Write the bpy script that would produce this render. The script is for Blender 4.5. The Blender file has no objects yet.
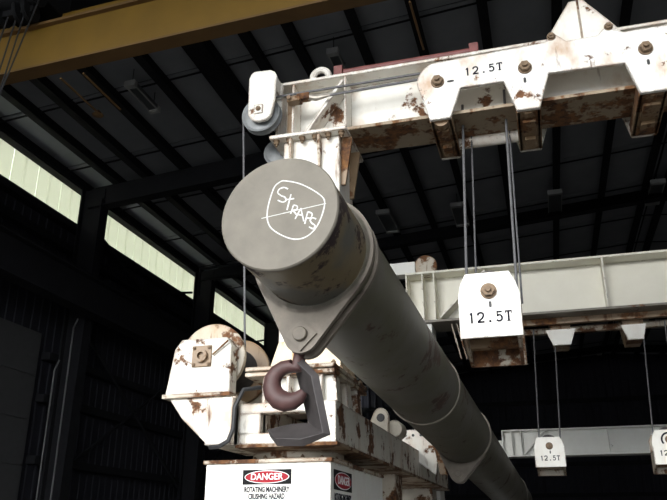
import bpy, bmesh, math, random
from mathutils import Vector, Matrix
random.seed(7)
scene = bpy.context.scene
col = scene.collection
PI = math.pi

# ---------------------------------------------------------------- camera
PITCH, YAW = math.radians(21.326), math.radians(15.816)
cam_d = bpy.data.cameras.new('camera')
cam_d.sensor_fit = 'HORIZONTAL'; cam_d.sensor_width = 36.0; cam_d.lens = 730/667*36
cam_d.clip_end = 400
cam = bpy.data.objects.new('camera', cam_d); col.objects.link(cam)
cam.location = (0, 0, 1.6)
cam.rotation_euler = (PI/2+PITCH, 0, YAW)
scene.camera = cam

# ---------------------------------------------------------------- light: overcast sky through the open front of the shed
w = bpy.data.worlds.new('overcast_sky'); scene.world = w; w.use_nodes = True
bg = w.node_tree.nodes['Background']
bg.inputs[0].default_value = (0.93, 0.97, 1.0, 1); bg.inputs[1].default_value = 3.0
sun_d = bpy.data.lights.new('sun', 'SUN'); sun_d.energy = 1.3; sun_d.angle = math.radians(25); sun_d.color = (1, .97, .92)
sun = bpy.data.objects.new('sun', sun_d); col.objects.link(sun)
sun.rotation_euler = (math.radians(73), 0, math.radians(-14))
vs = scene.view_settings
vs.view_transform = 'Standard'; vs.look = 'None'; vs.gamma = 1.0; vs.use_curve_mapping = False
vs.exposure = 0.96

# ---------------------------------------------------------------- materials
def node_mat(name):
    m = bpy.data.materials.new(name); m.use_nodes = True
    nt = m.node_tree; b = nt.nodes['Principled BSDF']
    return m, nt, b
def coords(nt, scale=(1, 1, 1)):
    tc = nt.nodes.new('ShaderNodeTexCoord'); mp = nt.nodes.new('ShaderNodeMapping')
    mp.inputs['Scale'].default_value = scale
    nt.links.new(tc.outputs['Object'], mp.inputs['Vector']); return mp.outputs['Vector']
def noise(nt, vec, scale, detail=6, rough=.6):
    n = nt.nodes.new('ShaderNodeTexNoise'); n.inputs['Scale'].default_value = scale
    n.inputs['Detail'].default_value = detail; n.inputs['Roughness'].default_value = rough
    nt.links.new(vec, n.inputs['Vector']); return n.outputs['Fac']
def ramp(nt, fac, stops):
    r = nt.nodes.new('ShaderNodeValToRGB'); cr = r.color_ramp
    while len(cr.elements) < len(stops): cr.elements.new(.5)
    for e, (p, c) in zip(cr.elements, stops):
        e.position = p; e.color = (c, c, c, 1) if isinstance(c, (int, float)) else (*c, 1)
    nt.links.new(fac, r.inputs['Fac']); return r.outputs['Color']
def mix(nt, fac, a, b, mode='MIX'):
    m = nt.nodes.new('ShaderNodeMix'); m.data_type = 'RGBA'; m.blend_type = mode
    for s, v in ((m.inputs[0], fac), (m.inputs[6], a), (m.inputs[7], b)):
        if isinstance(v, (int, float)): s.default_value = v
        elif isinstance(v, tuple): s.default_value = (*v, 1)
        else: nt.links.new(v, s)
    return m.outputs[2]
def bump(nt, b, h, strength=.2, dist=.01):
    n = nt.nodes.new('ShaderNodeBump'); n.inputs['Strength'].default_value = strength; n.inputs['Distance'].default_value = dist
    nt.links.new(h, n.inputs['Height']); nt.links.new(n.outputs['Normal'], b.inputs['Normal'])

def painted(name, base, rust=.5, dirt=.3, rough=.45, rust_a=(.05, .021, .011), rust_b=(.20, .088, .034), sc=2.2, second=None, edge=0., stain=0.):
    """weathered paint: rust blotches and vertical runs over a base colour"""
    m, nt, b = node_mat(name)
    v = coords(nt); vr = coords(nt, (1, 1, .16))
    n1 = noise(nt, v, sc, 8, .68); n2 = noise(nt, vr, sc*3.2, 5, .6); n3 = noise(nt, v, sc*7, 6, .7)
    c = base
    if second:
        n4 = noise(nt, v, 1.7, 4, .55)
        c = mix(nt, ramp(nt, n4, [(.47, 0.), (.55, 1.)]), base, second)
    dr = ramp(nt, n1, [(.35, 0.), (.75, 1.)])
    c = mix(nt, mix(nt, dirt, (0, 0, 0), dr), c, tuple(x*.55*(1-.12*i) for i, x in enumerate(base)))
    if stain:     # soft orange run-off
        c = mix(nt, mix(nt, stain, (0, 0, 0), ramp(nt, noise(nt, coords(nt, (1.6, 1.6, .9)), 1.9, 5, .62), [(.50, 0.), (.70, 1.)])), c, (.42, .225, .095))
    t = .76-.22*rust
    m1 = ramp(nt, n1, [(t, 0.), (t+.035, 1.)])
    t2 = .80-.20*rust
    m2 = ramp(nt, n2, [(t2, 0.), (t2+.09, 1.)])
    msk = mix(nt, 1.0, m1, m2, 'LIGHTEN')
    if edge:      # rust along edges and weld lines
        bv = nt.nodes.new('ShaderNodeBevel'); bv.samples = 4; bv.inputs['Radius'].default_value = .03
        ge = nt.nodes.new('ShaderNodeNewGeometry'); dt = nt.nodes.new('ShaderNodeVectorMath'); dt.operation = 'DOT_PRODUCT'
        nt.links.new(bv.outputs[0], dt.inputs[0]); nt.links.new(ge.outputs['Normal'], dt.inputs[1])
        em = ramp(nt, dt.outputs['Value'], [(.86, 1.), (.985, 0.)])
        en = ramp(nt, noise(nt, v, 5.5, 5, .65), [(.60-.2*edge, 0.), (.68-.2*edge, 1.)])
        msk = mix(nt, 1.0, msk, mix(nt, 1.0, em, en, 'MULTIPLY'), 'LIGHTEN')
    rc = ramp(nt, n3, [(.35, rust_a), (.65, rust_b)])
    c = mix(nt, msk, c, rc)
    nt.links.new(c, b.inputs['Base Color'])
    nt.links.new(mix(nt, msk, (rough,)*3, (.9,)*3), b.inputs['Roughness'])
    bump(nt, b, n3, .12, .004)
    return m
def plain(name, c, rough=.6, metal=0., var=.15, sc=6, bmp=0., spec=.5):
    m, nt, b = node_mat(name)
    n = noise(nt, coords(nt), sc, 6, .6)
    lo = tuple(x*(1-var) for x in c); hi = tuple(min(1, x*(1+var)) for x in c)
    nt.links.new(ramp(nt, n, [(.3, lo), (.7, hi)]), b.inputs['Base Color'])
    b.inputs['Roughness'].default_value = rough; b.inputs['Metallic'].default_value = metal; b.inputs['Specular IOR Level'].default_value = spec
    if bmp: bump(nt, b, n, bmp, .01)
    return m

WHITE = (.80, .775, .70)
M = dict(
    white=painted('white_paint_worn', (.80, .785, .73), .78, .4, edge=1.0, stain=.5),
    winch=painted('winch_paint', (.80, .78, .715), .95, .45, edge=1.3, stain=.6, sc=3.0),
    trolley=painted('trolley_white_paint', (.84, .83, .79), .80, .18, edge=1.1, stain=.75, sc=3.1),
    clean=painted('white_paint_clean', (.86, .85, .80), .42, .15, edge=.4, stain=.2),
    rusty=painted('white_paint_rusty', (.56, .51, .42), 1.05, .6, edge=1.0, stain=.5),
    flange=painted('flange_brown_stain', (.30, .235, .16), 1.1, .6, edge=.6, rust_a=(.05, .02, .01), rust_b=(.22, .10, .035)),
    flange_far=painted('flange_painted_shade_rust', (.20, .18, .15), .7, .6, rust_a=(.05, .02, .01), rust_b=(.18, .08, .03)),  # base colour carries the underside's shade; rust blotches lie over it
    veryrust=painted('rusted_steel', (.24, .16, .09), 1.15, .6, rust_a=(.045, .018, .010), rust_b=(.20, .09, .03)),
    orange=painted('orange_rust_paint', (.72, .60, .42), 1.0, .5, rust_a=(.30, .11, .03), rust_b=(.50, .24, .07)),
    cream=painted('cream_paint', (.84, .82, .72), .30, .15, edge=.3),
    farwhite=painted('far_white_paint', (.84, .84, .80), .25, .2),
    pipe=painted('pipe_olive_paint', (.080, .075, .048), .80, .5, .6, (.035, .016, .014), (.085, .05, .034), 2.0, (.095, .087, .070)),
    cap=painted('cap_side_patchy_paint', (.13, .098, .05), .98, .5, .5, (.014, .007, .008), (.032, .014, .015), 3.2, (.065, .066, .058)),
    face=plain('cap_face_grey', (.132, .118, .096), .7, 0, .16, 7, .1),
    collar=plain('collar_grey_brown', (.12, .10, .078), .6, 0, .25, 9, .15),
    chalk=plain('white_chalk', (.55, .55, .53), .9, 0, .1, 60),
    hook=plain('hook_oxide_red', (.060, .026, .024), .6, 0, .3, 14),
    darkplate=plain('dark_steel_plate', (.046, .040, .040), .6, .1, .3, 10, .1),
    steel=plain('bare_steel', (.33, .30, .26), .45, .5, .3, 20),
    bolt=plain('rusty_bolt', (.17, .115, .07), .6, .3, .4, 30),
    rope=plain('wire_rope', (.12, .12, .125), .5, .5, .3, 60),
    sheave=plain('grey_sheave', (.20, .21, .215), .5, .2, .2, 12),
    redrail=plain('oxide_red_rail', (.17, .055, .05), .55, 0, .3, 8),
    black=plain('black_paint', (.010, .010, .011), .7, 0, .2, spec=.15),
    letter=plain('black_lettering', (.012, .013, .022), .8, 0, .2, spec=.15),
    signred=plain('sign_red', (.33, .014, .025), .6, 0, .08, spec=.2),
    signwhite=plain('sign_white', (.85, .85, .85), .4, 0, .03),
    yellow=plain('crane_yellow', (.165, .092, .009), .5, 0, .12, 1.5),
    brown=plain('crane_underside_brown', (.13, .07, .022), .6, 0, .15, 2),
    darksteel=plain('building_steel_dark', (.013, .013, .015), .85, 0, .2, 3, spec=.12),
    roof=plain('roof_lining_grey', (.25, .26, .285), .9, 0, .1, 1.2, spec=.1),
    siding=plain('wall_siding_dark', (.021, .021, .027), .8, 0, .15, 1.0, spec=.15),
    doorgrey=plain('door_grey', (.05, .05, .052), .6, 0, .1),
    downpipe=plain('downpipe_grey', (.10, .10, .10), .6, 0, .1),
    fixture=plain('fixture_grey', (.30, .30, .30), .4, 0, .1),
    fixdark=plain('fixture_lens_dark', (.06, .065, .07), .3, 0, .1),
    concrete=plain('concrete_floor', (.13, .125, .115), .75, 0, .2, 1.5, .1),
    ground=plain('outside_asphalt', (.09, .088, .085), .9, 0, .2, 1.0, .1),
    hose=plain('black_hose', (.02, .02, .022), .5, 0, .1),
)
# translucent sheet: daylight really passes through it
tm, tnt, tb = node_mat('translucent_sheet')
tnt.nodes.remove(tb)
tr = tnt.nodes.new('ShaderNodeBsdfTranslucent'); tr.inputs[0].default_value = (.335, .335, .29, 1)
df = tnt.nodes.new('ShaderNodeBsdfDiffuse'); df.inputs[0].default_value = (.3, .33, .25, 1)
ad = tnt.nodes.new('ShaderNodeAddShader')
tnt.links.new(tr.outputs[0], ad.inputs[0]); tnt.links.new(df.outputs[0], ad.inputs[1])
tnt.links.new(ad.outputs[0], tnt.nodes['Material Output'].inputs['Surface'])
M['translucent'] = tm

# ---------------------------------------------------------------- mesh helpers
class MB:
    def __init__(self): self.v = []; self.f = []
    def add(self, vs, fs):
        n = len(self.v); self.v += [tuple(p) for p in vs]; self.f += [tuple(i+n for i in f) for f in fs]; return self
    def box(self, x0, x1, y0, y1, z0, z1):
        return self.add([(x0,y0,z0),(x1,y0,z0),(x1,y1,z0),(x0,y1,z0),(x0,y0,z1),(x1,y0,z1),(x1,y1,z1),(x0,y1,z1)],
                        [(0,3,2,1),(4,5,6,7),(0,1,5,4),(1,2,6,5),(2,3,7,6),(3,0,4,7)])
    def prism(self, poly, axis, a, b):
        n = len(poly)
        def p(u, v, t): return {'x': (t, u, v), 'y': (u, t, v), 'z': (u, v, t)}[axis]
        vs = [p(u, v, a) for u, v in poly]+[p(u, v, b) for u, v in poly]
        return self.add(vs, [tuple(range(n)), tuple(range(2*n-1, n-1, -1))]+[(i, (i+1) % n, n+(i+1) % n, n+i) for i in range(n)])
    def frame_prism(self, poly, O, ex, ey, n, t):
        O, ex, ey, n = map(Vector, (O, ex, ey, n)); k = len(poly)
        vs = [O+ex*u+ey*v for u, v in poly]+[O+ex*u+ey*v+n*t for u, v in poly]
        return self.add(vs, [tuple(range(k)), tuple(range(2*k-1, k-1, -1))]+[(i, (i+1) % k, k+(i+1) % k, k+i) for i in range(k)])
    def tube(self, pts, r, n=8, closed=False):
        pts = [Vector(p) for p in pts]; k = len(pts)
        rs = r if isinstance(r, (list, tuple)) else [r]*k
        T = []
        for i in range(k):
            a = pts[(i-1) % k] if (i > 0 or closed) else pts[i]
            b = pts[(i+1) % k] if (i < k-1 or closed) else pts[i]
            T.append((b-a).normalized())
        up = Vector((0, 0, 1)) if abs(T[0].z) < .9 else Vector((0, 1, 0))
        u = T[0].cross(up).normalized(); vs = []
        for i in range(k):
            u = (u-T[i]*u.dot(T[i])).normalized(); w_ = T[i].cross(u)
            for j in range(n):
                a = 2*PI*j/n; vs.append(pts[i]+(u*math.cos(a)+w_*math.sin(a))*rs[i])
        fs = []
        for i in range(k if closed else k-1):
            for j in range(n):
                i2 = (i+1) % k; fs.append((i*n+j, i*n+(j+1) % n, i2*n+(j+1) % n, i2*n+j))
        if not closed: fs += [tuple(range(n-1, -1, -1)), tuple((k-1)*n+j for j in range(n))]
        return self.add(vs, fs)
    def lathe(self, prof, O, ax, n=32, closed=False):
        """prof: (radius, distance along the axis); radius 0 closes"""
        O = Vector(O); ax = Vector(ax).normalized()
        up = Vector((0, 0, 1)) if abs(ax.z) < .9 else Vector((1, 0, 0))
        u = ax.cross(up).normalized(); w_ = u.cross(ax)
        vs = []; k = len(prof)
        for r, h in prof:
            for j in range(n):
                a = 2*PI*j/n; vs.append(O+ax*h+(u*math.cos(a)+w_*math.sin(a))*max(r, 1e-4))
        fs = []
        for i in range(k if closed else k-1):
            i2 = (i+1) % k
            for j in range(n): fs.append((i*n+j, i*n+(j+1) % n, i2*n+(j+1) % n, i2*n+j))
        return self.add(vs, fs)
    def nut(self, O, ax, r, h):
        """washer, hex nut and a stub of thread"""
        self.lathe([(0, 0), (r*1.25, 0), (r*1.25, h*.25), (0, h*.25)], O, ax, 16)
        self.lathe([(0, h*.25), (r, h*.25), (r, h), (0, h)], O, ax, 6)
        return self.lathe([(0, h), (r*.5, h), (r*.45, h*1.5), (0, h*1.5)], O, ax, 10)
    def mesh(self, name, mat, smooth=True):
        me = bpy.data.meshes.new(name); me.from_pydata(self.v, [], self.f)
        bm = bmesh.new(); bm.from_mesh(me)
        bmesh.ops.remove_doubles(bm, verts=bm.verts, dist=2e-4)
        bmesh.ops.recalc_face_normals(bm, faces=bm.faces); bm.to_mesh(me); bm.free()
        if smooth:
            me.polygons.foreach_set('use_smooth', [True]*len(me.polygons)); me.set_sharp_from_angle(angle=math.radians(32))
        me.materials.append(M[mat] if isinstance(mat, str) else mat); return me

def put(ob, parent):
    col.objects.link(ob)
    if parent:
        ob.parent = parent
        # part meshes sit in world space at the origin; only a thing's Empty carries a location
        ob.matrix_parent_inverse = Matrix.Translation(-parent.location) if parent.parent is None else Matrix.Identity(4)
    return ob
def build(name, mb, mat, parent=None, bevel=0., label=None):
    ob = put(bpy.data.objects.new(name, mb.mesh(name, mat)), parent)
    if bevel:
        md = ob.modifiers.new('bevel', 'BEVEL'); md.width = bevel; md.segments = 2; md.limit_method = 'ANGLE'
    if label: ob['label'] = label
    return ob
def tag(o, label, cat, group=None, kind=None):
    o['label'] = label; o['category'] = cat
    if group: o['group'] = group
    if kind: o['kind'] = kind
    return o
def thing(name, loc, label, cat, group=None):
    o = bpy.data.objects.new(name, None); o.location = loc; o.empty_display_size = .2; col.objects.link(o)
    return tag(o, label, cat, group)
def struct(name, mb, mat):
    o = build(name, mb, mat); o['kind'] = 'structure'; return o
def share(name, me, loc, parent, rot=None):
    """another piece that shares mesh data; loc in world space, unrotated parents"""
    o = bpy.data.objects.new(name, me); put(o, parent); o.location = loc
    if rot: o.rotation_euler = rot
    return o
def stencil(name, h, O, ex, ey, mat, parent, width):
    """12.5T in evenly spaced typewriter characters"""
    ex, ey = Vector(ex).normalized(), Vector(ey).normalized(); n = ex.cross(ey); O = Vector(O)
    H = h*.74; W = H*.62; k = H*.17; mb = MB(); step = (width-W)/4
    def q(cx, poly): mb.frame_prism([(cx+a*W, b*H) for a, b in poly], O, ex, ey, n, .003)
    def stroke(cx, pts):
        P = [Vector((cx+a*W, b*H)) for a, b in pts]; Lf, Rg = [], []
        for i in range(len(P)):
            d = (P[min(i+1, len(P)-1)]-P[max(i-1, 0)]).normalized(); m = Vector((-d.y, d.x))*k/2
            Lf.append(P[i]+m); Rg.append(P[i]-m)
        for i in range(len(P)-1): mb.frame_prism([tuple(Lf[i]), tuple(Lf[i+1]), tuple(Rg[i+1]), tuple(Rg[i])], O, ex, ey, n, .003)
    c = [-width/2+W/2+step*i for i in range(5)]
    t = k/W/2
    q(c[0], [(-t, -.5), (t, -.5), (t, .5), (-t, .5)]); q(c[0], [(-t, .5), (-t, .3), (-.3, .22), (-.3, .34)])
    stroke(c[1], [(-.42, .2), (-.36, .36), (-.15, .44), (.15, .44), (.36, .33), (.38, .15), (.2, -.08), (-.25, -.3), (-.42, -.42)])
    q(c[1], [(-.5, -.5), (.5, -.5), (.5, -.34), (-.5, -.34)])
    q(c[2], [(-.16, -.5), (.16, -.5), (.16, -.3), (-.16, -.3)])
    q(c[3], [(-.36, .34), (.42, .34), (.42, .5), (-.36, .5)]); q(c[3], [(-.36, 0), (-.18, .0), (-.18, .36), (-.36, .36)])
    stroke(c[3], [(-.28, .04), (-.05, .14), (.2, .1), (.38, -.08), (.36, -.28), (.15, -.42), (-.15, -.42), (-.42, -.32)])
    q(c[4], [(-t, -.5), (t, -.5), (t, .5), (-t, .5)]); q(c[4], [(-.5, .36), (.5, .36), (.5, .5), (-.5, .5)])
    q(c[4], [(-.5, .22), (-.36, .22), (-.36, .38), (-.5, .38)]); q(c[4], [(.36, .22), (.5, .22), (.5, .38), (.36, .38)]); q(c[4], [(-.25, -.5), (.25, -.5), (.25, -.4), (-.25, -.4)])
    return put(bpy.data.objects.new(name, mb.mesh(name, mat, False)), parent)
def text(name, s, size, O, ex, ey, mat, parent, spacing=1.0, bold=0., depth=.003, width=None):
    """flat lettering as a thin mesh; centred at O, running along ex, upright along ey"""
    if s == '12.5T': return stencil(name, size, O, ex, ey, mat, parent, width)
    cu = bpy.data.curves.new(name, 'FONT'); cu.body = s; cu.size = size; cu.align_x = 'CENTER'; cu.align_y = 'CENTER'
    cu.space_character = spacing; cu.offset = bold; cu.extrude = depth; cu.resolution_u = 4
    tmp = bpy.data.objects.new(name, cu)
    me = bpy.data.meshes.new_from_object(tmp)
    bpy.data.objects.remove(tmp); bpy.data.curves.remove(cu)
    ex, ey = Vector(ex).normalized(), Vector(ey).normalized(); n = ex.cross(ey); O = Vector(O)
    xs = [q.co.x for q in me.vertices]; k = width/(max(xs)-min(xs)) if width else 1
    for q in me.vertices: q.co = O+ex*q.co.x*k+ey*q.co.y+n*q.co.z
    me.materials.clear(); me.materials.append(M[mat])
    return put(bpy.data.objects.new(name, me), parent)

# ================================================================ THE SETTING
WX, RX, Y0, Y1 = -11.5, 19.5, -4.0, 46.0        # left wall, right wall, open front, far wall
RIDGE = 4.0
def roof_z(x): return 10.45+.083*(min(x, 2*RIDGE-x)-WX)
struct('floor', MB().box(WX, RX, Y0, Y1, -.3, 0), 'concrete')
struct('ground', MB().box(-60, 60, -70, Y0, -.32, -.02), 'ground')

# roof: one sheet of lining for each purlin gap and half bay
ceil = bpy.data.objects.new('ceiling', MB().add([(WX,Y0,roof_z(WX)+.2),(RIDGE,Y0,roof_z(RIDGE)+.2),(RX,Y0,roof_z(RX)+.2),(WX,Y1,roof_z(WX)+.2),(RIDGE,Y1,roof_z(RIDGE)+.2),(RX,Y1,roof_z(RX)+.2)],
        [(0,1,4,3),(1,2,5,4)]).mesh('ceiling', 'darksteel'))
col.objects.link(ceil); ceil['kind'] = 'structure'
pur_x = [-11.3, -10.3, -9.45, -8.37, -7.13, -5.92, -4.92, -4.05, -2.8, -1.65, -.35, 1.05, 2.4, 3.7]    # purlins left of the ridge
SEAM = 2.53; S0 = -3.31                                  # lining joints run across the shed
RAFT = [1.6, 8.4, 15.2, 22.0, 28.8, 35.6, 42.4]
def sheet(x0, x1, L=SEAM-.05):
    s = MB()
    za, zb = roof_z(x0)-roof_z(x0), roof_z(x1)-roof_z(x0)
    s.add([(0,0,za),(x1-x0,0,zb),(x1-x0,L,zb),(0,L,za),(0,0,za+.03),(x1-x0,0,zb+.03),(x1-x0,L,zb+.03),(0,L,za+.03)],
          [(0,3,2,1),(4,5,6,7),(0,1,5,4),(1,2,6,5),(2,3,7,6),(3,0,4,7)])
    return s.mesh('roof_panel', 'roof', False)
edges = [WX]+pur_x+[RIDGE]
lefts = [(edges[i], edges[i+1]) for i in range(len(edges)-1)]
rights = [(2*RIDGE-b, 2*RIDGE-a) for a, b in reversed(lefts)]
for a, b in lefts:
    if b-a < .15: continue
    me = sheet(a+.03, b-.03)
    for k in range(20): share('roof_panel', me, (a+.03, S0+SEAM*k, roof_z(a)+.03), ceil)
for a, b in rights: share('roof_panel', sheet(a+.03, b-.03, Y1-Y0), (a+.03, Y0, roof_z(a)+.03), ceil)
pm = MB().box(-.04, .04, 0, Y1-Y0, -.26, 0).box(-.10, .10, 0, Y1-Y0, -.26, -.235).mesh('purlin', 'darksteel', False)
for x in pur_x+[2*RIDGE-x for x in pur_x]: share('purlin', pm, (x, Y0, roof_z(x)), ceil)
wide = build('roof_beam', MB().box(-6.15, -5.70, Y0, Y1, roof_z(-5.92)-.34, roof_z(-5.92)-.02), 'darksteel', ceil)
for k in range(20):   # thin sag rods between the purlins
    y = S0+SEAM*k-.03
    build('sag_rod', MB().tube([(WX, y, roof_z(WX)-.1), (RIDGE, y, roof_z(RIDGE)-.1), (RX, y, roof_z(RX)-.1)], .022, 6), 'darksteel', ceil)
for y in RAFT:
    dp = .85 if y < 20 else .62
    mb = MB()
    for pts in (((WX+.5, roof_z(WX+.5)-.26), (RIDGE, roof_z(RIDGE)-.26), (RIDGE, roof_z(RIDGE)-dp), (WX+.5, roof_z(WX+.5)-dp)),
                ((RX-.5, roof_z(RX-.5)-.26), (RIDGE, roof_z(RIDGE)-.26), (RIDGE, roof_z(RIDGE)-dp), (RX-.5, roof_z(RX-.5)-dp))):
        mb.prism(pts, 'y', y-.02, y+.02)
        mb.prism([(pts[3][0], pts[3][1]), (pts[2][0], pts[2][1]), (pts[2][0], pts[2][1]-.03), (pts[3][0], pts[3][1]-.03)], 'y', y-.15, y+.15)
    build('rafter', mb, 'darksteel', ceil)

# left wall: ribbed siding up to the band of translucent sheets
def ribbed(y0, y1, z0, z1, x, pitch=.30):
    mb = MB(); n = int((y1-y0)/pitch); prof = []
    for i in range(n):
        y = y0+i*pitch; prof += [(x, y), (x, y+pitch*.6), (x+.022, y+pitch*.68), (x+.022, y+pitch*.92)]
    vs = [(a, b, z0) for a, b in prof]+[(a, b, z1) for a, b in prof]; k = len(prof)
    return mb.add(vs, [(i, i+1, k+i+1, k+i) for i in range(k-1)])
SB, ST = 9.2, 10.22
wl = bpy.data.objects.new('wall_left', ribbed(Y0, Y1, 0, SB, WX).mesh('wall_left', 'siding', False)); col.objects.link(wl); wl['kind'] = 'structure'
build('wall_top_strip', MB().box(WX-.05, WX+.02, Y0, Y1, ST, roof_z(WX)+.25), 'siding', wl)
pw = .93
me = MB().prism([(0,0),(.02,0),(.02,.39),(.05,.42),(.05,.48),(.02,.51),(.02,pw-.025),(0,pw-.025)], 'z', SB, ST).mesh('translucent_sheet', 'translucent', False)
for k in range(int((Y1-Y0)/pw)): share('translucent_sheet', me, (WX-.04, Y0+pw*k, 0), wl)
for z in (ST+.03, SB-.12, 8.45, 7.2, 5.6, 4.6, 3.2, 1.8):
    build('girt', MB().box(WX+.04, WX+.28, Y0 if z > 6.3 else 14.7, Y1, z-.09, z+.09), 'darksteel', wl)
for y in RAFT:
    cmb = MB().prism([(WX+.3, 0), (WX+.75, 0), (WX+.92, roof_z(WX)-.62), (WX+.92, roof_z(WX)-.28), (WX+.3, roof_z(WX)-.28)], 'y', y-.04, y+.04)
    cmb.prism([(WX+.72, 0), (WX+.77, 0), (WX+.94, roof_z(WX)-.62), (WX+.89, roof_z(WX)-.62)], 'y', y-.17, y+.17)
    cmb.box(WX+.28, WX+.32, y-.17, y+.17, 0, roof_z(WX)-.28)
    build('wall_column', cmb, 'darksteel', wl)
for y in (15.2, 22.0, 28.8):
    for a, b in (((0.4, 3.0), (6.3, 6.6)), ((0.4, 6.6), (6.3, 3.0)), ((.4, 7.4), (6.3, 9.3)), ((.4, 9.3), (6.3, 7.4))):
        build('brace_rod', MB().tube([(WX+.38, y+a[0], a[1]), (WX+.38, y+b[0], b[1])], .045, 6), 'darksteel', wl)
for y, z1 in ((14.40, 6.15), (13.92, 5.05)):
    build('downpipe', MB().tube([(WX+1.05, y, 0), (WX+1.05, y, z1), (WX+1.05, y+.12, z1+.25)], .018, 8), 'downpipe', wl)
build('conduit', MB().tube([(WX+1.3, 20.2, 8.7), (WX+1.3, 20.2, 9.62), (WX+2.2, 20.4, 9.72), (WX+4.2, 20.9, 9.95)], .05, 8), 'darksteel', wl)
dr = struct('door_1', MB().box(WX+.06, WX+.12, 8.2, 14.5, 0, 6.1), 'doorgrey')
for k in range(6): build('door_section', MB().box(WX+.12, WX+.15, 8.25, 14.45, .03+k*1.01, .99+k*1.01), 'doorgrey', dr)
# crane runway girder along the wall
rw = thing('crane_runway', (WX+.95, Y0, 7.0), 'long dark steel crane runway girder running along the left wall', 'girder')
build('girder_web', MB().box(WX+1.25, WX+1.29, Y0, Y1, 6.55, 7.35), 'darksteel', rw)
for z in (6.52, 7.35): build('flange', MB().box(WX+1.08, WX+1.46, Y0, Y1, z, z+.04), 'darksteel', rw)
build('rail', MB().box(WX+1.23, WX+1.31, Y0, Y1, 7.39, 7.5), 'darksteel', rw)
# far wall with girts, right wall
def ribbed_x(x0, x1, z0, z1, y, pitch=.45):
    mb = MB(); n = int((x1-x0)/pitch); prof = []
    for i in range(n):
        x = x0+i*pitch; prof += [(x, y), (x+pitch*.6, y), (x+pitch*.68, y-.05), (x+pitch*.92, y-.05)]
    vs = [(a, b, z0) for a, b in prof]+[(a, b, z1) for a, b in prof]; k = len(prof)
    return mb.add(vs, [(i, i+1, k+i+1, k+i) for i in range(k-1)])
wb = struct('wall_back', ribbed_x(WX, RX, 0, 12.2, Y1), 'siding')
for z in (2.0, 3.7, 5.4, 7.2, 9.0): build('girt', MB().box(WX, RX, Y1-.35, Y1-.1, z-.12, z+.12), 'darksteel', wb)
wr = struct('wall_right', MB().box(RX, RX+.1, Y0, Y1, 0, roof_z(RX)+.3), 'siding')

wf = struct('wall_front_unseen', MB().box(WX, -10.5, Y0-.1, Y0, 0, 9.6).box(5.5, RX, Y0-.1, Y0, 0, 9.6).prism([(WX, 9.6), (RX, 9.6), (RX, roof_z(RX)+.2), (RIDGE, roof_z(RIDGE)+.2), (WX, roof_z(WX)+.2)], 'y', Y0-.1, Y0), 'siding')  # unseen front wall, added with a door opening shaped to limit daylight

# ceiling lamps, unlit
def fixture(x, y, label, w=.11, l=.5):
    z = roof_z(x)-.42
    t = thing('ceiling_lamp', (x, y, z), label, 'lamp', 'unlit lamps under the roof')
    build('housing', MB().box(x-w, x+w, y-l, y+l, z-.02, z+.07), 'fixdark', t)
    for s in (-1, 1): build('end_cap', MB().box(x-w-.01, x+w+.01, y+s*l-.06, y+s*l+.06, z-.06, z+.08), 'fixture', t)
    for s in (-1, 1): build('side_rail', MB().box(x+s*(w-.005)-.012, x+s*(w-.005)+.012, y-l+.05, y+l-.05, z-.05, z-.02), 'fixture', t)
    for s in (-1, 1): build('hanger', MB().tube([(x, y+s*l*.9, z+.05), (x, y+s*l*.9, roof_z(x))], .008, 6), 'darksteel', t)
fixture(-7.6, 11.8, 'unlit pale framed ceiling lamp at upper left below the yellow crane girder')
fixture(-3.37, 12.35, 'unlit ceiling lamp just above the ring eye of the main white beam')
fixture(-4.04, 20.46, 'dim ceiling lamp just right of the chalked pipe cap', .2, .75)
fixture(-1.86, 20.95, 'dim ceiling lamp behind the wire ropes of the near hook block', .2, .75)
fixture(.99, 21.37, 'dim ceiling lamp above the second beam, between trolley middle and right legs', .2, .75)
fixture(3.95, 22.0, 'dim ceiling lamp at the far right edge above the second beam', .2, .75)
fixture(3.46, 43.3, 'tiny dim ceiling lamp far back under the second beam')

# ================================================================ YELLOW OVERHEAD CRANE
cr = thing('overhead_crane', (-6.2, 7.2, 7.5), 'yellow overhead travelling crane girder crossing the upper left corner', 'crane')
GA, GB = 7.62, 8.25
build('girder', MB().box(WX+1.1, 8, 7.0, 7.18, GA, GB), 'yellow', cr)
build('bottom_flange', MB().box(WX+1.1, 8, 6.985, 7.22, GA-.03, GA), 'brown', cr)
build('top_flange', MB().box(WX+1.1, 8, 6.93, 7.43, GB, GB+.04), 'brown', cr)
build('walkway_edge', MB().box(WX+1.1, 8, 7.3, 8.2, GB+.28, GB+.34), 'brown', cr)
build('walkway_toe_board', MB().box(WX+1.1, 8, 7.25, 7.3, GB+.2, GB+.42), 'yellow', cr)
for i in range(9): build('bracket', MB().prism([(7.3, GB+.04), (7.42, GB+.04), (8.15, GB+.28), (7.3, GB+.28)], 'x', -9+1.6*i, -8.92+1.6*i), 'yellow', cr)
for x in (-6.05, -5.68, -1.05): build('conduit_arm', MB().tube([(x, 7.3, GA-.05), (x-.03, 8.25, GA-.06)], .016, 8), 'brown', cr)
build('arm_tip', MB().lathe([(0, 0), (.09, .02), (0, .12)], (-6.08, 8.22, GA-.12), (0, 0, 1), 10), 'brown', cr)
build('end_truck', MB().box(WX+1.05, WX+1.5, 6.2, 8.2, 7.5, 8.0), 'yellow', cr)
build('end_truck', MB().box(7.8, 8.25, 6.2, 8.2, 7.5, 8.0), 'yellow', cr)
cr.rotation_euler.z = math.radians(-2.6)
ho = thing('crane_hoist', (-6.5, 6.9, 8.2), 'dark hoist trolley with sheaves on the yellow crane, top left corner', 'hoist')
build('hoist_body', MB().box(-6.95, -6.15, 6.45, 7.4, 8.62, 9.1), 'black', ho, .02)
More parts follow.
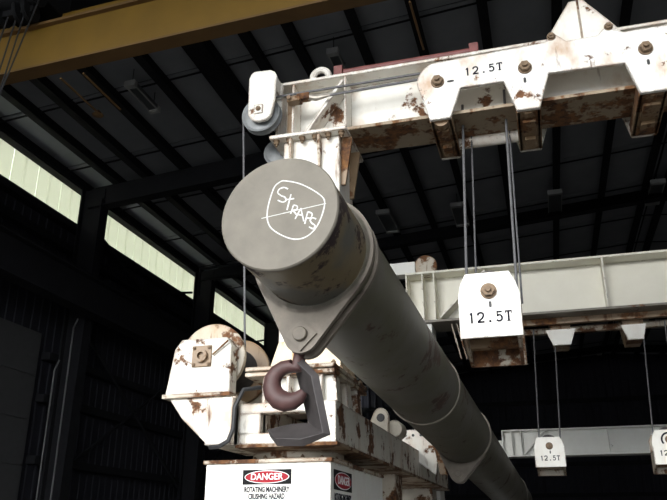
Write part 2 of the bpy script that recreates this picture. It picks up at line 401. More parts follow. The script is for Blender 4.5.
build('drum', MB().lathe([(0, 0), (.2, 0), (.2, .8), (0, .8)], (-6.95, 6.7, 8.6), (1, 0, 0), 20), 'black', ho)
for x in (-6.75, -6.45, -6.3): build('sheave', MB().lathe([(0, 0), (.17, 0), (.14, .03), (.17, .06), (0, .06)], (x, 6.75, 8.36), (1, 0, 0), 18), 'black', ho)
build('sheave_frame', MB().box(-6.8, -6.2, 6.7, 6.8, 8.3, 8.65), 'black', ho)
build('bottom_block', MB().prism([(-7.42, 4.5), (-6.78, 4.5), (-6.82, 4.0), (-7.0, 3.85), (-7.2, 3.85), (-7.38, 4.0)], 'y', 6.6, 6.84), 'black', ho, .01)
build('bottom_hook', MB().tube([(-7.1, 6.72, 3.9), (-7.1, 6.72, 3.72)]+[(-7.1+.11*math.cos(math.radians(a)), 6.72, 3.6+.11*math.sin(math.radians(a))) for a in range(90, 331, 24)], .035, 8), 'hook', ho)
for i, (a, b) in enumerate((((-6.1, 6.72, 8.62), (-7.12, 6.72, 4.4)), ((-6.33, 6.72, 8.3), (-6.86, 6.72, 4.4)), ((-6.45, 6.72, 8.3), (-6.95, 6.72, 4.4)), ((-6.6, 6.72, 8.3), (-7.20, 6.72, 4.4)), ((-6.75, 6.72, 8.3), (-7.33, 6.72, 4.4)))):
    tag(build('hoist_rope', MB().tube([a, b], .011, 6), 'hose'), ('rightmost, most slanted dark rope hanging from the crane hoist', 'second dark rope from the right under the crane hoist', 'middle dark rope under the crane hoist at upper left', 'second dark rope from the left under the crane hoist', 'leftmost dark rope hanging from the crane hoist')[i], 'rope', 'ropes of the crane hoist')

# ================================================================ WHITE MACHINES
def beam(parent, x0, x1, y0, y1, zb, zt, mat, fl=.04, stiff=(), diag=None, name='beam', low=None):
    """welded I-beam along x: web, flanges, stiffeners and an end diagonal"""
    yc = (y0+y1)/2
    wbm = build(name, MB().box(x0+.02, x1, yc-.02, yc+.02, zb+fl, zt-fl), mat, parent, label='white welded beam web')
    build('top_flange', MB().box(x0, x1, y0, y1, zt-fl, zt), mat, wbm, .004)
    build('bottom_flange', MB().box(x0, x1, y0, y1, zb, zb+fl), low or mat, wbm, .004)
    for x in stiff: build('stiffener', MB().box(x-.012, x+.012, y0+.015, yc-.02, zb+fl, zt-fl), mat, wbm)
    build('end_plate', MB().box(x0, x0+.025, y0+.01, y1-.01, zb+fl, zt-fl), mat, wbm)
    if diag:
        (xa, za), (xb, zb_) = diag; d = Vector((xb-xa, 0, zb_-za)).normalized(); n = Vector((-d.z, 0, d.x))*.016
        p = [(xa-n.x, za-n.z), (xb-n.x, zb_-n.z), (xb+n.x, zb_+n.z), (xa+n.x, za+n.z)]
        build('diagonal_brace', MB().prism(p, 'y', y0+.02, yc-.02), mat, wbm)
    return wbm

# ---- near machine: pedestal box, slewing frame, column and top beam
px = thing('pedestal_box', (-2.14, 6.55, 0), 'white pedestal box with red danger signs at the bottom', 'pedestal')
build('body', MB().box(-2.66, -1.615, 5.62, 7.5, 0, 2.13), 'clean', px, .006)
build('lid', MB().box(-2.68, -1.60, 5.60, 7.52, 2.13, 2.16), 'rusty', px, .004)
def danger(O, ex, W, label):
    O = Vector(O); ex = Vector(ex); ez = Vector((0, 0, 1)); n = ex.cross(ez); H = W*.275
    rect = [(-W/2, -H/2), (W/2, -H/2), (W/2, H/2), (-W/2, H/2)]
    s = build('danger_sign', MB().frame_prism(rect, O, ex, ez, n, .004), 'black', px, label=label)
    el = lambda a, b: [(a*math.cos(2*PI*i/36), b*math.sin(2*PI*i/36)) for i in range(36)]
    build('oval_border', MB().frame_prism(el(W*.46, H*.44), O+n*.004, ex, ez, n, .002), 'signwhite', s)
    build('red_oval', MB().frame_prism(el(W*.445, H*.39), O+n*.006, ex, ez, n, .002), 'signred', s)
    text('danger_lettering', 'DANGER', H*.62, O+n*.0095, ex, ez, 'signwhite', s, 1.0, .001, .001, W*.66)
    for i, (t, k) in enumerate((('ROTATING MACHINERY', .93), ('CRUSHING HAZARD', .74))):
        text('warning_lettering', t, H*.5, O-ez*(H*(.86+.46*i))+n*.002, ex, ez, 'letter', s, 1.0, .002, .001, W*k)
danger((-2.135, 5.62, 2.025), (1, 0, 0), .405, 'black and red danger sign with warning lettering')
danger((-1.615, 5.98, 2.005), (0, 1, 0), .55, 'small danger sign on the side of the box')

fr = thing('jib_crane', (-1.98, 6.2, 2.2), 'near white rusty crane frame with column and long top beam', 'crane')
ch = build('chassis', MB().box(-1.75, -1.566, 5.6, 12.2, 2.275, 2.6).box(-2.384, -2.2, 5.66, 12.2, 2.275, 2.6), 'winch', fr, .006)
fb = MB().box(-2.384, -1.76, 5.6, 5.72, 2.52, 2.6).box(-2.384, -1.76, 5.6, 5.72, 2.275, 2.36).box(-2.384, -2.2, 5.6, 5.72, 2.36, 2.52).box(-1.80, -1.76, 5.6, 5.72, 2.36, 2.52)
build('front_crosspiece', fb, 'winch', ch, .005)
build('bottom_lip', MB().box(-2.40, -1.55, 5.58, 12.2, 2.25, 2.275), 'veryrust', ch)
build('slewing_ring', MB().lathe([(0, 0), (.46, 0), (.46, .03), (.40, .03), (.40, .09), (0, .09)], (-2.1, 6.3, 2.16), (0, 0, 1), 40), 'rusty', ch)
for i in range(7): build('ring_bolt', MB().nut((-2.1+.40*math.sin((i-3)*.42), 6.3-.435*math.cos((i-3)*.42), 2.19), (0, 0, 1), .016, .02), 'bolt', ch)
for y in (8.8, 11.6): build('frame_leg', MB().box(-2.25, -1.7, y-.2, y+.2, 0, 2.25), 'rusty', ch)
# eye lug and bolted plate on the chassis
lug = MB(); pr = [(-.30, 0), (.16, 0)]
arc = [(.02+.15*math.cos(a), .27+.15*math.sin(a)) for a in [PI*(-.1+1.0*i/12) for i in range(13)]]
ring_o = pr+arc; lug.frame_prism([(a*.62, b*.75) for a, b in ring_o], (-1.74, 8.0, 2.6), (1, 0, 0), (0, 0, 1), (0, 1, 0), .06)
lo = build('eye_lug', lug, 'rusty', ch, .006)
build('eye_hole', MB().lathe([(0, 0), (.04, 0), (.045, .004), (.045, .0)], (-1.725, 7.998, 2.805), (0, -1, 0), 20), 'hose', lo)
build('round_boss', MB().lathe([(0, 0), (.09, 0), (.1, .03), (.1, .25), (0, .25)], (-1.60, 8.08, 2.69), (0, 1, 0), 24), 'rusty', ch)
bp = build('bolted_plate', MB().prism([(-1.78, 2.6), (-1.36, 2.3), (-1.33, 2.5), (-1.40, 2.86), (-1.78, 2.86)], 'y', 9.5, 9.56), 'white', ch)
for i in range(4): build('bolt_hole', MB().lathe([(0, 0), (.018, 0), (.018, .006), (0, .006)], (-1.73+.1*i, 9.498, 2.79), (0, -1, 0), 10), 'hose', bp)
build('rusty_bar', MB().prism([(-1.40, 2.86), (-1.33, 2.86), (-1.22, 2.3), (-1.30, 2.3)], 'y', 9.44, 9.6), 'veryrust', ch)
# column with its stiffened foot and head plate
co = build('column', MB().box(-2.21, -1.64, 6.0, 6.5, 3.2, 5.23), 'white', fr, .006)
build('column_foot', MB().box(-2.21, -1.64, 6.0, 6.5, 2.91, 3.2).prism([(-2.3, 2.91), (-1.63, 2.91), (-1.645, 3.2), (-2.2, 3.2)], 'y', 5.985, 6.0), 'orange', co)
for z in (2.872, 2.825): build('foot_plate', MB().box(-2.36, -1.585, 5.62, 6.75, z, z+.034), 'rusty', co, .004)
build('foot_block', MB().box(-2.25, -1.72, 5.75, 6.55, 2.6, 2.83), 'white', co)
for y in (5.7, 6.05, 6.4): build('foot_gusset', MB().prism([(-1.73, 2.6), (-1.58, 2.6), (-1.60, 2.82), (-1.73, 2.82)], 'y', y, y+.14), 'white', co)
for x in (-2.2, -2.0, -1.72): build('foot_gusset', MB().prism([(5.62, 2.6), (5.76, 2.6), (5.76, 2.82), (5.64, 2.82)], 'x', x, x+.03), 'white', co)
for i in range(5): build('foot_bolt', MB().nut((-1.62, 5.72+.23*i, 2.906), (0, 0, 1), .022, .03), 'bolt', co)
build('head_plate', MB().box(-2.33, -1.55, 5.90, 6.62, 5.235, 5.275), 'white', co, .004)
for i in range(6): build('head_bolt', MB().nut((-2.27+.133*i, 5.945, 5.235), (0, 0, -1), .026, .045), 'bolt', co)
for x in (-2.12, -1.83): build('head_rib', MB().prism([(5.92, 5.235), (6.0, 5.235), (6.0, 4.5), (5.985, 4.5), (5.92, 5.1)], 'x', x-.012, x+.012), 'rusty', co)
for y in (6.06, 6.38): build('side_rib', MB().prism([(-1.64, 4.72), (-1.60, 4.72), (-1.53, 5.2), (-1.53, 5.235), (-1.64, 5.235)], 'y', y, y+.03), 'veryrust', co)
mbm = beam(fr, -2.31, 3.2, 6.0, 6.5, 5.275, 5.94, 'white', .035, (-2.13, -1.585, .2, 1.9), ((-1.61, 5.88), (-1.99, 5.33)), low='flange')
build('end_strut', MB().prism([(-2.2, 5.31), (-2.15, 5.31), (-2.15, 5.72), (-2.2, 5.72)], 'y', 6.05, 6.2), 'veryrust', mbm)
eye = MB(); eye.tube([(-1.87+.085*math.cos(2*PI*i/24), 6.12, 6.02+.085*math.sin(2*PI*i/24)) for i in range(24)], .035, 10, True)
build('ring_eye', eye, 'white', mbm)
rails = build('top_rail', MB().tube([(-1.66, 6.06, 5.985), (-.30, 6.06, 5.985)], .036, 12), 'redrail', mbm)
build('top_rail', MB().tube([(-1.66, 6.2, 5.985), (-.30, 6.2, 5.985)], .036, 12), 'redrail', mbm)
for x in (-1.70, -.34): build('rail_block', MB().box(x, x+.09, 6.0, 6.27, 5.94, 6.045), 'redrail', mbm, .006)

# sheave block at the beam's end
sb = thing('sheave_block', (-2.4, 5.9, 5.4), 'white sheave block with grey wheel at the left end of the near beam', 'pulley')
plate = [(-2.525, 5.89), (-2.505, 5.945), (-2.47, 5.975), (-2.30, 5.965), (-2.25, 5.935), (-2.228, 5.88), (-2.24, 5.61), (-2.275, 5.44), (-2.32, 5.395), (-2.41, 5.385), (-2.48, 5.41), (-2.52, 5.48)]
build('cheek_plate', MB().prism(plate, 'y', 5.78, 5.82), 'white', sb, .008)
build('cheek_plate', MB().prism(plate, 'y', 5.98, 6.0), 'white', sb, .008)
build('spacer', MB().box(-2.48, -2.26, 5.82, 5.98, 5.76, 5.94), 'white', sb)
build('sheave', MB().lathe([(0, -.05), (.08, -.05), (.17, -.03), (.20, -.045), (.20, -.03), (.165, 0), (.20, .03), (.20, .045), (.17, .03), (.08, .05), (0, .05)], (-2.415, 5.9, 5.517), (0, 1, 0), 40), 'sheave', sb)
build('axle_plate', MB().box(-2.45, -2.36, 5.765, 5.78, 5.47, 5.57), 'white', sb)
build('axle', MB().nut((-2.405, 5.765, 5.52), (0, -1, 0), .022, .02), 'bolt', sb)
sb2 = thing('return_sheave', (-2.38, 6.3, 5.2), 'small grey sheave half hidden beneath the beam end behind the column head', 'pulley')
build('wheel', MB().lathe([(0, -.04), (.06, -.04), (.12, -.025), (.15, -.035), (.15, -.02), (.12, 0), (.15, .02), (.15, .035), (.12, .025), (0, .04)], (-2.38, 6.3, 5.30), (0, 1, 0), 32), 'sheave', sb2)
build('hub_bracket', MB().box(-2.42, -2.2, 6.34, 6.37, 5.2, 5.4), 'rusty', sb2)
# rope anchor (clevis) and ropes along the beam
an = thing('rope_clevis', (-2.03, 5.97, 5.6), 'rusty clevis and turnbuckle anchoring the rope at the beam end', 'clevis')
build('fork', MB().box(-2.16, -2.02, 5.9, 6.0, 5.64, 5.70).box(-2.06, -1.93, 5.91, 5.99, 5.655, 5.725), 'veryrust', an, .008)
build('pin', MB().lathe([(0, 0), (.022, 0), (.022, .16), (0, .16)], (-2.13, 5.87, 5.67), (0, 1, 0), 12), 'bolt', an)
build('socket', MB().tube([(-1.95, 5.95, 5.69), (-1.86, 5.95, 5.66), (-1.72, 5.95, 5.67)], [.035, .03, .012], 10), 'steel', an)
ROPE = 'wire ropes of the near crane'
def rope(pts, r, label, group=ROPE): return tag(build('wire_rope', MB().tube(pts, r, 8), 'rope'), label, 'rope', group)
rope([(-2.41, 5.9, 5.722), (-2.25, 5.93, 5.735), (-.78, 5.97, 5.765)], .013, 'upper dark wire rope stretched along the near beam to the trolley')
rope([(-1.75, 5.95, 5.67), (-.78, 5.97, 5.70)], .013, 'lower dark wire rope stretched along the near beam to the trolley')
rope([(-2.618, 5.9, 5.517), (-2.505, 5.95, 3.06)], .011, 'long wire rope dropping from the end sheave to the winch drum')

# ---- trolley on the near beam
tl = thing('beam_trolley', (.2, 6.3, 5.15), 'large white trolley with notched plate marked 12.5T riding the near beam', 'trolley')
arcL = [(-.635+.208*math.cos(a), 5.575+.215*math.sin(a)) for a in [PI*(1.0-.5*i/7) for i in range(8)]]
prof = arcL+[(.345, 5.815), (.46, 5.88), (.54, 5.795), (.81, 5.80), (.88, 5.875), (1.03, 5.79), (2.0, 5.79), (2.15, 5.72), (2.2, 5.55), (2.1, 5.14), (1.88, 5.14), (1.80, 5.47), (1.40, 5.47), (1.30, 5.14), (1.08, 5.14), (1.0, 5.465), (.355, 5.485), (.245, 5.14), (.045, 5.145), (-.045, 5.47), (-.436, 5.474), (-.546, 5.17), (-.735, 5.17)]
fp = build('front_plate', MB().prism(prof, 'y', 5.87, 5.91), 'trolley', tl, .006)
peak = [(.345, 5.75), (.345, 5.83), (.61, 6.255), (.735, 6.255), (.965, 5.93), (1.03, 5.82), (1.03, 5.75)]
build('notch_shelf', MB().box(.50, .85, 5.90, 5.914, 5.782, 5.812), 'veryrust', tl)
pk = build('hanger_plate', MB().prism(peak, 'y', 5.915, 5.955), 'white', tl, .006)
build('weld_seam', MB().box(.675, .695, 5.905, 5.915, 5.80, 6.25), 'rusty', pk)
build('hanger_plate', MB().prism(peak, 'y', 6.55, 6.59), 'white', tl, .006)
build('rear_plate', MB().prism(prof, 'y', 6.64, 6.68), 'white', tl, .006)
for (x0, x1, zz) in ((-.735, -.546, 5.17), (.045, .245, 5.142), (1.08, 1.30, 5.14), (1.88, 2.1, 5.14)):
    lb = MB().box(x0-.01, x0+.025, 5.91, 6.64, zz-.0, 5.27).box(x1-.025, x1+.01, 5.91, 6.64, zz, 5.27).box(x0, x1, 5.91, 6.64, zz, zz+.03)
    lb.box(x0+.04, x1-.04, 6.05, 6.25, zz-.03, zz).box(x0+.05, x1-.05, 6.36, 6.52, zz-.04, zz)
    build('leg_box', lb, 'veryrust', tl, .004, label='rusty box foot of the trolley leg')
    xm = (x0+x1)/2
    build('wheel', MB().lathe([(0, 0), (.07, 0), (.07, .09), (0, .09)], (xm, 5.93, 5.20), (0, 1, 0), 20), 'veryrust', tl)
build('tie_tube', MB().tube([(-.56, 6.5, 5.235), (.06, 6.5, 5.235)], .06, 12), 'white', tl)
for x, z in ((-.645, 5.568), (.154, 5.572), (1.182, 5.573)): build('nut', MB().nut((x, 5.87, z), (0, -1, 0), .05, .055), 'bolt', fp)
for x, z in ((.415, 5.862), (.913, 5.868)): build('nut', MB().nut((x, 5.87, z), (0, -1, 0), .032, .03), 'bolt', fp)
def slot(x, z, hx, hz, y, parent): build('slot', MB().frame_prism([(-hx, -hz*.7), (0, -hz), (hx, -hz*.7), (hx, hz*.7), (0, hz), (-hx, hz*.7)], (x, y, z), (1, 0, 0), (0, 0, 1), (0, -1, 0), .003), 'hose', parent)
slot(-.524, 5.557, .032, .012, 5.87, fp); slot(.142, 5.444, .012, .03, 5.87, fp); slot(1.186, 5.436, .012, .03, 5.87, fp)
text('lettering', '12.5T', .115, (-.215, 5.869, 5.632), (1, 0, .012), (0, 0, 1), 'letter', fp, 1.3, .004, .002, .345)

# ---- hook blocks
def hook_block(x, y, ztop, w_, h, label, sc=1.0, ring=False):
    """lower block: front plate with clipped top corners, deeper rear plate, sheaves between"""
    t = thing('hook_block', (x, y, ztop-h), label, 'hook block', 'white 12.5T hook blocks')
    x0, x1, zb = x-w_/2, x+w_/2, ztop-h; D = .62*sc
    fpoly = [(x0, zb), (x1, zb), (x1+.005*sc, ztop-.20*sc), (x1-.025*sc, ztop-.09*sc), (x1-.07*sc, ztop), (x0+.07*sc, ztop), (x0+.02*sc, ztop-.10*sc), (x0, ztop-.2*sc)]
    p = build('front_plate', MB().prism(fpoly, 'y', y-D/2, y-D/2+.03*sc), 'clean', t, .006*sc)
    rpoly = [(x0+.03, zb-.12*sc), (x1, zb-.12*sc), (x1, ztop-.12*sc), (x1-.07*sc, ztop-.02*sc), (x0+.07*sc, ztop-.02*sc), (x0+.02, ztop-.12*sc)]
    build('rear_plate', MB().prism(rpoly, 'y', y+D/2-.03*sc, y+D/2), 'rusty', t)
    for a in (x0+.02*sc, x1-.05*sc):
        build('side_plate', MB().prism([(y-D/2+.03*sc, zb), (y+D/2-.03*sc, zb-.12*sc), (y+D/2-.03*sc, zb+.25*sc), (y-D/2+.03*sc, zb+.25*sc)], 'x', a, a+.03*sc), 'rusty', t)
    build('cross_member', MB().box(x0+.05*sc, x1-.05*sc, y-.02, y+.08*sc, zb-.02*sc, zb+.06*sc), 'veryrust', t)
    for i, a in enumerate((-.12, .12)):
        build('sheave', MB().lathe([(0, -.05*sc), (.15*sc, -.04*sc), (.21*sc, -.05*sc), (.17*sc, 0), (.21*sc, .05*sc), (.15*sc, .04*sc), (0, .05*sc)], (x, y+a*sc, ztop-.15*sc), (0, 1, 0), 24), 'darkplate', t)
    build('pin_nut', MB().nut((x+.005, y-D/2, ztop-.17*sc), (0, -1, 0), .055*sc, .06*sc), 'bolt', p)
    slot(x+.01, ztop-.285*sc, .012*sc, .03*sc, y-D/2, p)
    text('lettering', '12.5T', .125*sc, (x, y-D/2-.001, ztop-.395*sc), (1, 0, 0), (0, 0, 1), 'letter', p, 1.35, .004*sc, .002, .36*sc)
    if ring:
        a0 = [(.13*sc*math.cos(a), .13*sc*math.sin(a)) for a in [PI*(.45+.75*i/14) for i in range(15)]]
        a1 = [(.10*sc*math.cos(a), .10*sc*math.sin(a)) for a in [PI*(.45+.75*i/14) for i in reversed(range(15))]]
        build('painted_arc', MB().frame_prism(a0+a1, (x, y-D/2, ztop-.17*sc), (1, 0, 0), (0, 0, 1), (0, -1, 0), .003), 'letter', p)
    return t
hook_block(-.345, 6.32, 3.69, .51, .565, 'largest white hook block marked 12.5T, hanging in front of the second beam')
for a, b, r, l in (((-.457, 6.22, 5.50), (-.545, 6.25, 3.52), .013, 'left front wire rope of the near hook block'),
                   ((-.053, 6.22, 5.60), (-.113, 6.25, 3.52), .013, 'right front wire rope of the near hook block'),
                   ((-.40, 6.45, 5.50), (-.478, 6.45, 3.52), .009, 'thin left rear wire rope of the near hook block'),
                   ((-.035, 6.45, 5.60), (-.08, 6.45, 3.52), .009, 'thin right rear wire rope of the near hook block')):
    rope([a, b], r, l)

# ---- winch at the left of the frame
wi = thing('winch', (-2.7, 5.9, 2.25), 'white rusty cable winch with drum at the left of the frame', 'winch')
wp = build('bearing_housing', MB().prism([(-3.02, 2.685), (-2.96, 3.07), (-2.90, 3.15), (-2.49, 3.15), (-2.44, 3.08), (-2.44, 2.685)], 'y', 5.50, 5.64), 'winch', wi, .008)
build('housing_lip', MB().box(-3.035, -2.43, 5.48, 5.66, 2.655, 2.687), 'rusty', wi)
build('bearing_plate', MB().box(-2.79, -2.615, 5.485, 5.5, 2.905, 3.085), 'veryrust', wp, .004)
build('bearing_ring', MB().lathe([(.03, 0), (.055, 0), (.055, .03), (.03, .03)], (-2.70, 5.485, 2.995), (0, -1, 0), 24, True), 'veryrust', wp)
for sx in (-1, 1):
    for sz in (-1, 1): build('bearing_bolt', MB().nut((-2.7025+sx*.068, 5.485, 2.995+sz*.07), (0, -1, 0), .014, .015), 'bolt', wp)
build('lever', MB().tube([(-2.6, 5.48, 3.0), (-2.46, 5.47, 3.11)], .008, 6), 'veryrust', wp)
for y, mt in ((5.66, 'rusty'), (6.25, 'veryrust')):
    build('drum_flange', MB().lathe([(0, 0), (.28, 0), (.30, .012), (.30, .05), (.28, .062), (0, .062)], (-2.69, y, 3.02), (0, 1, 0), 48), mt, wi)
dp = []
for i in range(26): dp += [(.185, .062+i*.0202), (.195, .062+(i+.5)*.0202)]
build('rope_drum', MB().lathe([(0, .06)]+dp+[(.185, .59), (0, .59)], (-2.69, 5.66, 3.02), (0, 1, 0), 36), 'darkplate', wi)
build('base_bracket', MB().prism([(-2.985, 2.655), (-2.86, 2.49), (-2.61, 2.265), (-2.39, 2.265), (-2.39, 2.655)], 'y', 5.52, 5.60), 'winch', wi, .006)
build('base_box', MB().box(-2.62, -2.39, 5.47, 6.35, 2.265, 2.64), 'winch', wi, .008)
build('base_box', MB().prism([(-2.95, 2.655), (-2.86, 2.53), (-2.62, 2.30), (-2.62, 2.655)], 'y', 5.6, 6.35), 'rusty', wi)
build('rear_bearing', MB().prism([(-3.02, 2.655), (-2.95, 3.07), (-2.5, 3.07), (-2.44, 2.655)], 'y', 6.33, 6.4), 'rusty', wi)
tag(build('hydraulic_hose', MB().tube([(-2.19, 5.56, 2.72), (-2.30, 5.46, 2.69), (-2.36, 5.44, 2.55), (-2.365, 5.44, 2.38), (-2.40, 5.44, 2.29), (-2.48, 5.45, 2.25), (-2.58, 5.5, 2.25)], .018, 8), 'hose'), 'black hose looping down the winch bracket to the frame', 'hose')

# ---- second machine
m2 = thing('jib_crane', (0, 12.35, 0), 'second cream beam on a column behind the near hook block', 'crane')
b2 = beam(m2, -2.09, 5.2, 12.0, 12.7, 4.97, 5.89, 'cream', .04, (-1.80, -1.60, 1.18, 3.0, 4.4), ((-.72, 5.83), (-1.52, 5.05)), low='flange_far')
build('column', MB().box(-2.05, -1.68, 12.1, 12.6, 0, 4.97), 'farwhite', m2, .006)
build('column', MB().box(4.5, 5.0, 12.1, 12.6, 0, 4.97), 'farwhite', m2, .006)
build('end_bracket', MB().box(-2.4, -1.92, 12.05, 12.3, 5.89, 6.11), 'farwhite', m2)
build('end_sheave', MB().lathe([(0, 0), (.2, 0), (.17, .05), (.2, .1), (0, .1)], (-1.74, 12.1, 6.03), (0, 1, 0), 24), 'rusty', m2)
for dx in (0, .09): build('hanging_strut', MB().tube([(-1.36+dx, 12.2, 4.98), (-1.22+dx, 12.2, 4.35)], .014, 6), 'rusty', m2)
build('under_rail', MB().box(-.9, 4.4, 12.66, 12.76, 4.80, 4.90), 'rusty', m2)
build('under_rail', MB().box(-.9, 4.4, 12.3, 12.4, 4.87, 4.97), 'veryrust', m2)
for x, l in ((.42, 'dark trolley under the second beam, left one above the middle hook block'), (1.56, 'dark trolley under the second beam, right one nearer the frame edge')):
    t = thing('under_trolley', (x, 12.6, 4.55), l, 'trolley', 'trolleys under the second beam')
    build('leg_plate', MB().prism([(x-.24, 4.80), (x+.24, 4.80), (x+.14, 4.535), (x-.14, 4.535)] if x < 1 else [(x-.19, 4.80), (x+.19, 4.80), (x+.13, 4.55), (x-.11, 4.55)], 'y', 12.42, 12.46), 'clean', t)
    build('leg_box', MB().prism([(x-.18, 4.97), (x+.18, 4.97), (x+.12, 4.55), (x-.12, 4.55)], 'y', 12.46, 12.98), 'veryrust', t)
hook_block(.04, 12.6, 3.05, .46, .46, 'small hook block marked 12.5T in front of the rear beam, left of two', .82)
hook_block(1.80, 12.6, 3.10, .49, .51, 'small hook block marked 12.5T cut off by the right frame edge', .87, True)
for a, b, l in (((-.015, 12.5, 4.85), (-.11, 12.5, 2.85), 'left thin rope of the small left hook block'), ((.325, 12.5, 4.85), (.215, 12.5, 2.85), 'right thin rope of the small left hook block'),
                ((1.71, 12.5, 4.85), (1.60, 12.5, 2.85), 'left thin rope of the small right hook block'), ((2.05, 12.5, 4.85), (1.98, 12.5, 2.85), 'right thin rope of the small right hook block')):
    rope([a, b], .012, l, 'thin ropes of the rear crane')
# ---- third machine
m3 = thing('jib_crane', (1, 20.2, 0), 'farthest white beam low in the background behind the small hook blocks', 'crane')
b3 = beam(m3, -1.10, 5.5, 20.0, 20.5, 3.48, 4.16, 'farwhite', .035, (-.85, -.62, -.02, 1.55, 3.2), ((-.02, 4.12), (-.58, 3.52)))
build('column', MB().box(-1.36, -1.10, 20.05, 20.45, 0, 3.9), 'farwhite', m3)
build('column', MB().box(4.9, 5.3, 20.05, 20.45, 0, 3.48), 'farwhite', m3)

# ================================================================ THE PIPE
FC = Vector((-1.130, 3.097, 3.047)); AX = Vector((.03284, .99762, -.06062)).normalized()
E1 = AX.cross(Vector((0, 0, 1))).normalized(); E2 = E1.cross(AX)
R_, RC = .325, .304
pp = thing('lifting_pipe', FC, 'big olive-grey steel pipe slanting from the chalked cap towards the back', 'pipe')
body = build('pipe_body', MB().lathe([(0, .42), (R_, .42), (R_, 13.0), (0, 13.0)], FC, AX, 72), 'pipe', pp)
cap = build('end_cap', MB().lathe([(0, -.06), (RC-.002, -.06), (RC-.002, .45), (0, .45)], FC, AX, 72), 'cap', pp)
face = build('cap_face', MB().lathe([(0, -.075), (RC-.006, -.075), (RC, -.067), (RC, -.055), (0, -.055)], FC, AX, 72), 'face', cap, label='grey round end face')
# chalk drawing on the end face
def ribbon(pts, wd, closed=False, sub=5):
    P = [Vector((a, b)) for a, b in pts]; k = len(P); q = []
    for i in range(k if closed else k-1):
        p0, p1, p2, p3 = (P[(i-1) % k], P[i], P[(i+1) % k], P[(i+2) % k]) if closed else (P[max(i-1, 0)], P[i], P[i+1], P[min(i+2, k-1)])
        for s in range(sub):
            t = s/sub; q.append(.5*((2*p1)+(-p0+p2)*t+(2*p0-5*p1+4*p2-p3)*t*t+(-p0+3*p1-3*p2+p3)*t**3))
    if not closed: q.append(P[-1])
    n = len(q); L = []; Rr = []
    for i in range(n):
        a = q[(i-1) % n] if (i or closed) else q[i]; b = q[(i+1) % n] if (i < n-1 or closed) else q[i]
        d = (b-a).normalized(); nn = Vector((-d.y, d.x))*wd/2*random.uniform(.75, 1.15)
        L.append(q[i]+nn); Rr.append(q[i]-nn)
    w3 = lambda p, h: FC+E1*p.x+E2*p.y-AX*(h+.075)
    vs = [w3(p, .0012) for p in L]+[w3(p, .0012) for p in Rr]+[w3(p, -.001) for p in L]+[w3(p, -.001) for p in Rr]
    fs = []
    for i in range(n if closed else n-1):
        j = (i+1) % n; fs += [(i, j, n+j, n+i), (2*n+i, i+0, j, 2*n+j)[::-1], (n+i, n+j, 3*n+j, 3*n+i)]
    return vs, fs
ring = [(0.029, 0.169), (0.116, 0.135), (0.211, 0.063), (0.235, 0.01), (0.207, -0.089), (0.157, -0.146), (0.09, -0.156), (0.012, -0.119), (-0.045, -0.063), (-0.058, 0.02), (-0.033, 0.133), (-0.003, 0.166)]
build('chalk_ring', MB().add(*ribbon(ring, .0065, True)), 'chalk', cap)
build('chalk_line', MB().add(*ribbon([(-0.087, -0.022), (0.242, 0.013)], .0035)), 'chalk', cap)
letters = [[(0.044, 0.121), (0.023, 0.133), (-0.001, 0.128), (-0.009, 0.109), (0.009, 0.09), (0.03, 0.077), (0.036, 0.059), (0.019, 0.052), (-0.007, 0.067)], [(0.061, 0.089), (0.044, 0.005)], [(0.035, 0.063), (0.079, 0.063)], [(0.064, -0.018), (0.077, 0.028)], [(0.077, 0.028), (0.096, 0.019), (0.094, 0.002), (0.072, -0.0)], [(0.076, -0.001), (0.095, -0.028)], [(0.088, -0.049), (0.115, 0.005)], [(0.115, 0.005), (0.133, -0.068)], [(0.097, -0.025), (0.127, -0.035)], [(0.138, -0.082), (0.151, -0.019)], [(0.151, -0.019), (0.173, -0.032), (0.167, -0.054), (0.145, -0.051)], [(0.195, -0.064), (0.176, -0.055), (0.165, -0.066), (0.174, -0.083), (0.19, -0.098), (0.181, -0.113), (0.16, -0.1)]]
cm = MB()
for s in letters: cm.add(*ribbon(s, .0068))
build('chalk_lettering', cm, 'chalk', cap, label='white chalk handwriting reading STRAPS')
# collar rings, lug plates and weld bands along the pipe
def band(t, wd, pr, mat='collar', name='collar'):
    return build(name, MB().lathe([(R_-.02, t), (R_+pr, t), (R_+pr, t+wd), (R_-.02, t+wd)], FC, AX, 72, True), mat, pp)
band(.42, .03, .018); band(.52, .03, .018)
def lug_pair(t, ang, r_tip, dist, gap=.10, th=.03):
    d = Vector((math.sin(ang), -math.cos(ang))); tip = d*dist
    R2 = R_+.018
    out = []
    ca = math.acos((R2-r_tip)/dist)
    base = math.atan2(d.y, d.x)
    a1 = base+ca; a2 = base-ca
    n = 24
    outer = [(tip.x+r_tip*math.cos(a2+(a1-a2)*i/n), tip.y+r_tip*math.sin(a2+(a1-a2)*i/n)) for i in range(n+1)]
    inner = [((R_-.01)*math.cos(a1+(a2-a1)*i/n), (R_-.01)*math.sin(a1+(a2-a1)*i/n)) for i in range(n+1)]
    rim1 = [(R2*math.cos(a1), R2*math.sin(a1))]; rim2 = [(R2*math.cos(a2), R2*math.sin(a2))]
    poly = rim2+outer+rim1+inner
    for h in (t, t+gap):
        build('lug_plate', MB().frame_prism(poly, FC+AX*h, E1, E2, AX, th), 'collar', pp)
    c = FC+E1*tip.x+E2*tip.y
    k = r_tip*.92
    build('diamond_washer', MB().frame_prism([(-k, 0), (0, -k), (k, 0), (0, k)], c+AX*(t-.014), E1, E2, AX, .014), 'collar', pp)
    build('lug_pin', MB().lathe([(0, -.035), (.034, -.035), (.038, -.03), (.038, gap+th+.03), (0, gap+th+.03)], c+AX*t, AX, 24), 'collar', pp)
    return c
LC = lug_pair(.42, math.radians(-5.5), .095, .462)
band(3.45, .04, .012, name='weld_band'); band(5.75, .04, .02)
lug_pair(5.75, math.radians(-8), .095, .45)
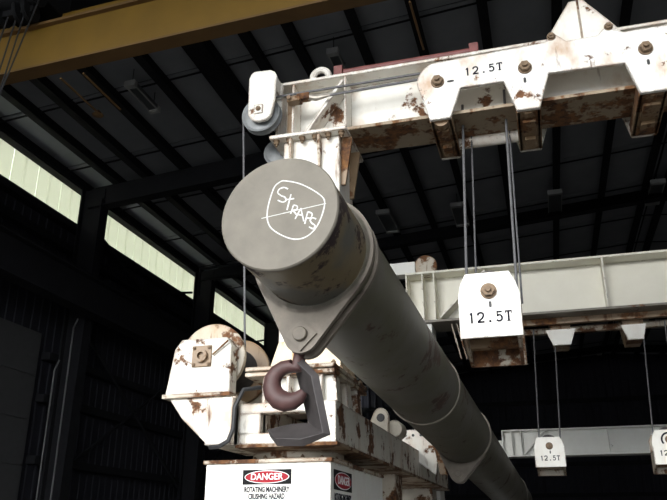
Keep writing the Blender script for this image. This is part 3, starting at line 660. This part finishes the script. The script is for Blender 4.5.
band(11.5, .04, .015, name='weld_band')
build('support_cradle', MB().box(-1.3, -.35, 15.2, 15.5, 0, 1.98), 'farwhite', pp)

# ================================================================ HOOK AND BENT PLATE
hk = thing('lifting_hook', LC+Vector((0, .07, -.35)), 'dark red lifting hook hanging under the pipe lug', 'hook')
HX, HY, HZ = -1.262, 3.60, 2.335
hp, hr = [], []
hp.append((-1.195, HY, 2.56)); hr.append(.028)
hp.append((-1.20, HY, 2.50)); hr.append(.034)
for i, a in enumerate([62, 85, 110, 135, 160, 185, 210, 235, 260, 285, 310, 332]):
    a = math.radians(a); rr = .093
    hp.append((HX+rr*math.cos(a)*1.02, HY, HZ+rr*math.sin(a))); hr.append([.036, .037, .038, .041, .045, .049, .053, .055, .053, .046, .036, .022][i])
build('hook_body', MB().tube(hp, hr, 16), 'hook', hk)
build('swivel', MB().lathe([(0, 0), (.05, 0), (.055, .02), (.055, .07), (.045, .09), (0, .09)], (-1.195, HY, 2.50), (0, 0, 1), 20), 'hook', hk)
build('shank_eye', MB().tube([(LC.x+.03*math.cos(2*PI*i/20), 3.60+.052*0, LC.z-.0+.06*math.sin(2*PI*i/20)-.02) for i in range(20)], .028, 8, True), 'hook', hk)
# folded plate
L3 = [Vector(p) for p in ((-1.246, 3.74, 2.50), (-1.219, 3.74, 2.39), (-1.157, 3.74, 2.142), (-1.28, 3.74, 2.113), (-1.41, 3.74, 2.085))]
R3 = [Vector(p) for p in ((-1.185, 3.58, 2.465), (-1.092, 3.58, 2.368), (-1.028, 3.58, 2.065), (-1.17, 3.58, 2.012), (-1.31, 3.58, 2.018))]
pm_ = MB(); th = .045
vs = []; fs = []
nrm = []
for i in range(5):
    a = L3[max(i-1, 0)]; b = L3[min(i+1, 4)]
    d = (b-a).normalized(); wv = (R3[i]-L3[i]).normalized(); nrm.append(d.cross(wv).normalized())
for i in range(5): vs += [L3[i], R3[i], R3[i]+nrm[i]*th, L3[i]+nrm[i]*th]
for i in range(4):
    for j in range(4): fs.append((i*4+j, i*4+(j+1) % 4, (i+1)*4+(j+1) % 4, (i+1)*4+j))
fs += [(0, 1, 2, 3), (16, 17, 18, 19)]
tag(build('bent_plate', pm_.add(vs, fs), 'darkplate', None, .003), 'dark folded steel plate hanging beside the red hook', 'plate')
